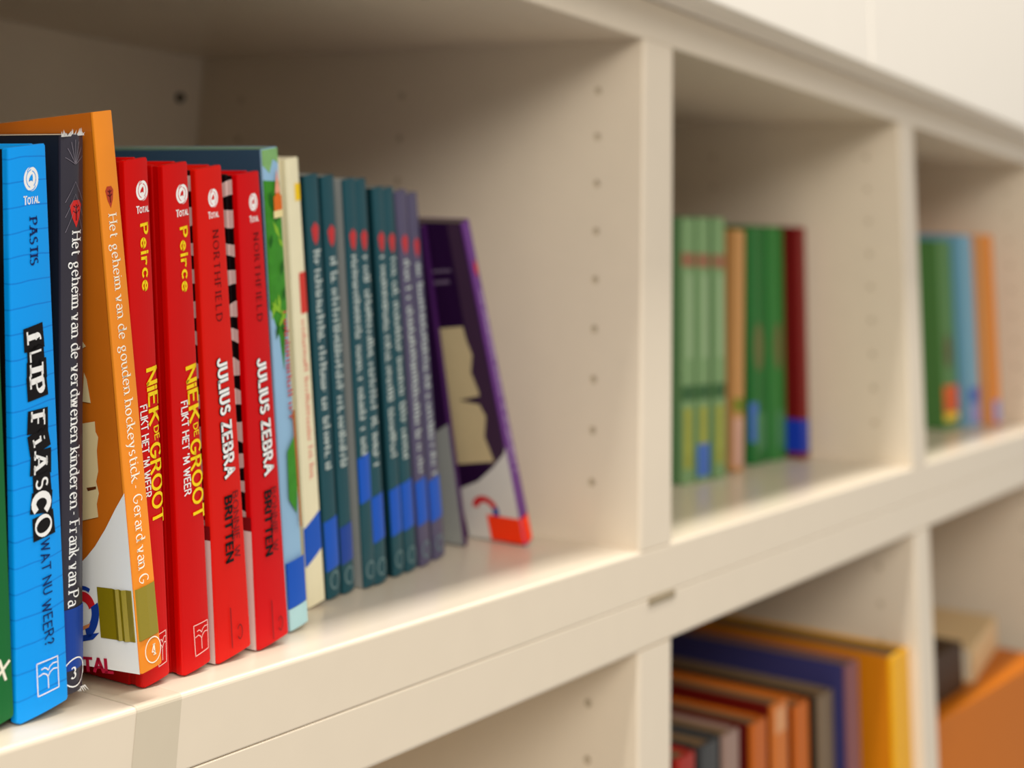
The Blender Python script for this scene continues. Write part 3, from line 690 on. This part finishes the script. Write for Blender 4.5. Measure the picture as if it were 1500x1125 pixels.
put(p1, 'cover_print', [cq([(632, 482), (678, 478), (684, 500), (692, 520), (690, 545), (702, 575), (702, 580), (672, 586), (702, 592), (712, 610), (710, 640), (718, 660), (724, 676), (668, 680), (655, 640)])], mat('dim torn paper', (204, 184, 142), .5, .08), 'cover')
put(p1, 'cover_swoosh', [cq([(744, 655), (738, 665), (722, 685), (700, 705), (672, 716), (690, 797), (768, 797)])], mat('pale grey swoosh', (216, 212, 206), 0.35), 'cover')
cc = cpx(p1, 712, 747)
def pring(a0, a1, ro, ri, n=8): return [(cc[0] - ro * math.cos(R(a0 + (a1 - a0) * k / n)), cc[1] + ro * math.sin(R(a0 + (a1 - a0) * k / n))) for k in range(n + 1)] + [(cc[0] - ri * math.cos(R(a1 + (a0 - a1) * k / n)), cc[1] + ri * math.sin(R(a1 + (a0 - a1) * k / n))) for k in range(n + 1)]
put(p1, 'emblem', [pring(170, 20, .010, .0055)], mat('emblem red', (206, 32, 40)), 'cover'); put(p1, 'emblem', [pring(20, -40, .010, .0055)], mat('emblem blue', (24, 60, 150)), 'cover')
u, v = spx(p1, 692, 395); put(p1, 'emblem', [[(p1.t1 * .5 - .0026, v), (p1.t1 * .5, v + .006), (p1.t1 * .5 + .0026, v), (p1.t1 * .5, v - .007)]], rmark)
marks(p1, 'title_lettering', p1.t1 * .5, .17, .05, .0046, mat('lilac ink', (190, 160, 200)), 35)
tg = bmesh.new(); e = .0006; zt, zb_ = .0185, .0014; dep = max(.02, cpx(p1, 718, 775)[0])
pr = [(p1.t1 + e, .010), (p1.t1 + e, .001), (p1.t1 * .8, -e - .0004), (p1.t1 * .2, -e - .0004), (-e, .001), (-e, dep)]
for a, c in zip(pr, pr[1:]): tg.faces.new([tg.verts.new(q) for q in ((a[0], a[1], zb_), (c[0], c[1], zb_), (c[0], c[1], zt), (a[0], a[1], zt))])
bmesh.ops.remove_doubles(tg, verts=tg.verts, dist=1e-6)
tag(mesh_obj('spine_label', tg, mat('fluorescent orange label', (255, 58, 10), 0.4, 0.03), p1.root), 'bright orange-red label round the foot')

# ------------------------------------------------------------------ further books, placed where they stand on their shelves
def shelf_book(label, uL, uR, vtop, y, z0, rgb, cov=None, lean=0.0, W=0.16, vm=500, hard=True, tfix=None, group=None):
    a = on_plane(uL, vm, 1, y); c = on_plane(uR, vm, 1, y)
    zt = on_plane((uL + uR) / 2, vtop, 1, y).z
    h = (zt - z0) / math.cos(R(lean)); t = c.x - a.x
    x = a.x
    if tfix: x = c.x - tfix; t = tfix
    x += (a.z - z0) * math.tan(R(lean))
    if lean < 0: z0 = z0 - t * math.sin(R(lean))
    m = rgb if not isinstance(rgb, tuple) else col_mat(rgb, .45, .1)
    cmn = m if cov is None else col_mat(cov, .45, .1)
    return make_book(label, (x, y, z0, lean, 0, 0, t, t, h), W, m, cmn, hard=hard, group=group, bulge=.0005, pages=paper_dark)
g2 = 'light green series in the middle compartment'
lg = []
for lab, uL, uR, y in (('light green slim book nearest the thick divider, with yellow foot', 991, 1018, .104),
                       ('middle light green slim book with blue foot label', 1019, 1040, .102),
                       ('light green slim book beside the tan book', 1041, 1063, .100)):
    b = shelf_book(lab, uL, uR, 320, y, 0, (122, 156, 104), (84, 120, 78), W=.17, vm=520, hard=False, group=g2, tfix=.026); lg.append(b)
    foot_label(b, .176, .188, mat('dull red band', (150, 104, 76)), 0, name='spine_band')
    foot_label(b, .100, .170, mat('pale green panel', (152, 178, 134)), 0, .3, .75, name='spine_band')
    foot_label(b, .066, .078, mat('dark green band', (52, 96, 52)), 0, name='spine_band')
    foot_label(b, .012, .060, mat('yellow green foot', (158, 160, 60), .45, .35, 0, 90), 0, .1, .7, name='spine_foot')
foot_label(lg[1], .004, .030, mat('mid blue label', (70, 110, 190)), .0, .0, .9)
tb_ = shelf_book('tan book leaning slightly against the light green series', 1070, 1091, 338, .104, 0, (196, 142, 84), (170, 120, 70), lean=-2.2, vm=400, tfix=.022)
foot_label(tb_, .050, .062, mat('olive band', (120, 130, 30)), 0, name='spine_band'); foot_label(tb_, .004, .045, mat('pinkish foot', (206, 160, 140)), 0, name='spine_foot')
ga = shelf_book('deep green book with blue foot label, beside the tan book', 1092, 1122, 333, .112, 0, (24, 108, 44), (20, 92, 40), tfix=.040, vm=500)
foot_label(ga, .02, .055, mat('mid blue label', (70, 110, 190)), 0, 0, .4)
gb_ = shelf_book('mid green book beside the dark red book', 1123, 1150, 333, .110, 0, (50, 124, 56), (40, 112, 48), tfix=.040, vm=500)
for b in (ga, gb_):
    put(b, 'spine_print', [disc(b.t1 * .5, .105, b.t1 * .32, .022)], mat('brownish print', (104, 108, 62))); foot_label(b, .012, .045, mat('grey green foot', (74, 132, 84)), 0, .3, .9, name='spine_foot')
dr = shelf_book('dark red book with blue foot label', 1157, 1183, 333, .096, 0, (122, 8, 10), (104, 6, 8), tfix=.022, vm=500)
foot_label(dr, .006, .036, mat('royal blue label', (22, 54, 170)), 0); put(dr, 'cover_label', [[(.0003, .006), (.02, .006), (.02, .036), (.0003, .036)]], mat('royal blue label', (22, 54, 170)), 'cover')
# right compartment
r1 = shelf_book('leaf green book right behind the narrow divider edge', 1350, 1399, 352, .075, 0, (86, 132, 70), (74, 118, 60), vm=480, tfix=.06)
put(r1, 'spine_print', [disc(r1.t1 * .35, .09, r1.t1 * .25, .02)], mat('brown figure print', (96, 84, 50)))
foot_label(r1, .020, .050, mat('orange red label', (222, 92, 24)), 0, 0, .999)
foot_label(r1, .010, .019, mat('yellow patch', (248, 204, 30)), 0, 0, .999, name='spine_band')
r2 = shelf_book('pale blue book between the leaf green and the orange book', 1402, 1430, 345, .062, 0, (124, 176, 200), (112, 160, 186), vm=480, tfix=.045)
foot_label(r2, .028, .046, mat('mid blue label', (70, 110, 190)), 0); foot_label(r2, .004, .026, mat('lilac foot', (150, 150, 206)), 0, name='spine_foot')
r3 = shelf_book('orange book at the right end of the row', 1440, 1460, 345, .045, 0, (236, 136, 30), (220, 150, 90), vm=480, tfix=.03)
foot_label(r3, .004, .030, mat('lilac foot', (150, 150, 206)), 0, name='spine_foot')
# lower compartment, right of its first divider
yel = shelf_book('tall golden yellow book filling the end of the lower row', 1308, 1333, 955, .010, ZB, (236, 170, 8), (206, 122, 10), W=.22, vm=1000)
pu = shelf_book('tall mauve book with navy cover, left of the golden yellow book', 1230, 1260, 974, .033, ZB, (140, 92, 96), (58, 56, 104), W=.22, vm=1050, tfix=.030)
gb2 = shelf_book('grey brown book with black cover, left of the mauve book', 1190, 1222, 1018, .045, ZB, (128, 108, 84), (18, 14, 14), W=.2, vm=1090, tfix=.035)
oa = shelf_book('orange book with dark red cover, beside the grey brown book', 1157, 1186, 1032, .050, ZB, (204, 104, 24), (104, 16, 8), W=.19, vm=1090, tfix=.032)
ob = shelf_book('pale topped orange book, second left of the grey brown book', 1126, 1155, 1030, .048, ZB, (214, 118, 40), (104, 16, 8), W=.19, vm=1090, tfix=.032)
foot_label(ob, ob.h - .022, ob.h - .004, mat('pale peach patch', (224, 160, 110)), 0, .1, .8, name='spine_print')
oc = shelf_book('shorter orange book with dark red cover in the lower row', 1097, 1124, 1058, .048, ZB, (200, 100, 20), (92, 12, 8), W=.19, vm=1100, tfix=.030)
od = shelf_book('pinkish grey book left of the short orange book', 1057, 1083, 1074, .048, ZB, (160, 130, 116), (60, 60, 58), W=.17, vm=1105, tfix=.028)
oe = shelf_book('dark grey book in the lower row', 1022, 1052, 1090, .050, ZB, (66, 66, 66), (46, 48, 46), W=.17, vm=1110, tfix=.030)
of = shelf_book('red book next to the lower divider', 990, 1018, 1108, .050, ZB, (170, 40, 26), (120, 20, 14), W=.17, vm=1115, tfix=.028)
# lower right compartment: a flat pile
def flat_book(label, corner, yaw, w, d, th, rgb, pages=None):
    r = empty('book', corner, Matrix.Rotation(R(yaw), 3, 'Z')); tag(r, label, 'book')
    m = col_mat(rgb, .5, .0)
    mesh_obj('front_cover', box_bm(0, w, 0, d, th - .0025, th, .0008), m, r); mesh_obj('back_cover', box_bm(0, w, 0, d, 0, .0025, .0008), m, r)
    mesh_obj('spine', box_bm(0, w, -.002, .001, 0, th, .0008), m, r); mesh_obj('page_block', box_bm(.004, w - .004, .001, d - .004, .0026, th - .0026), pages or paper, r)
    return r
A = on_plane(1372, 1062, 1, .03)
flat_book('thick orange volume lying flat in the lower right compartment', (A.x - .02, A.y + .005, ZB + .0004), -4, .40, .26, A.z - ZB, (196, 106, 0), paper_dark)
flat_book('beige book lying on the right part of the orange volume', (A.x + .185, A.y + .012, A.z + .0008), 6, .19, .19, .036, (226, 194, 144))
flat_book('dark brown block added as the shade above the left part of the orange volume', (A.x - .005, A.y + .022, A.z + .0008), -2, .165, .19, .046, (66, 44, 24), mat('dark shade edge', (74, 54, 34), .9))  # dark block in book form, added where the pile only has brown shadow
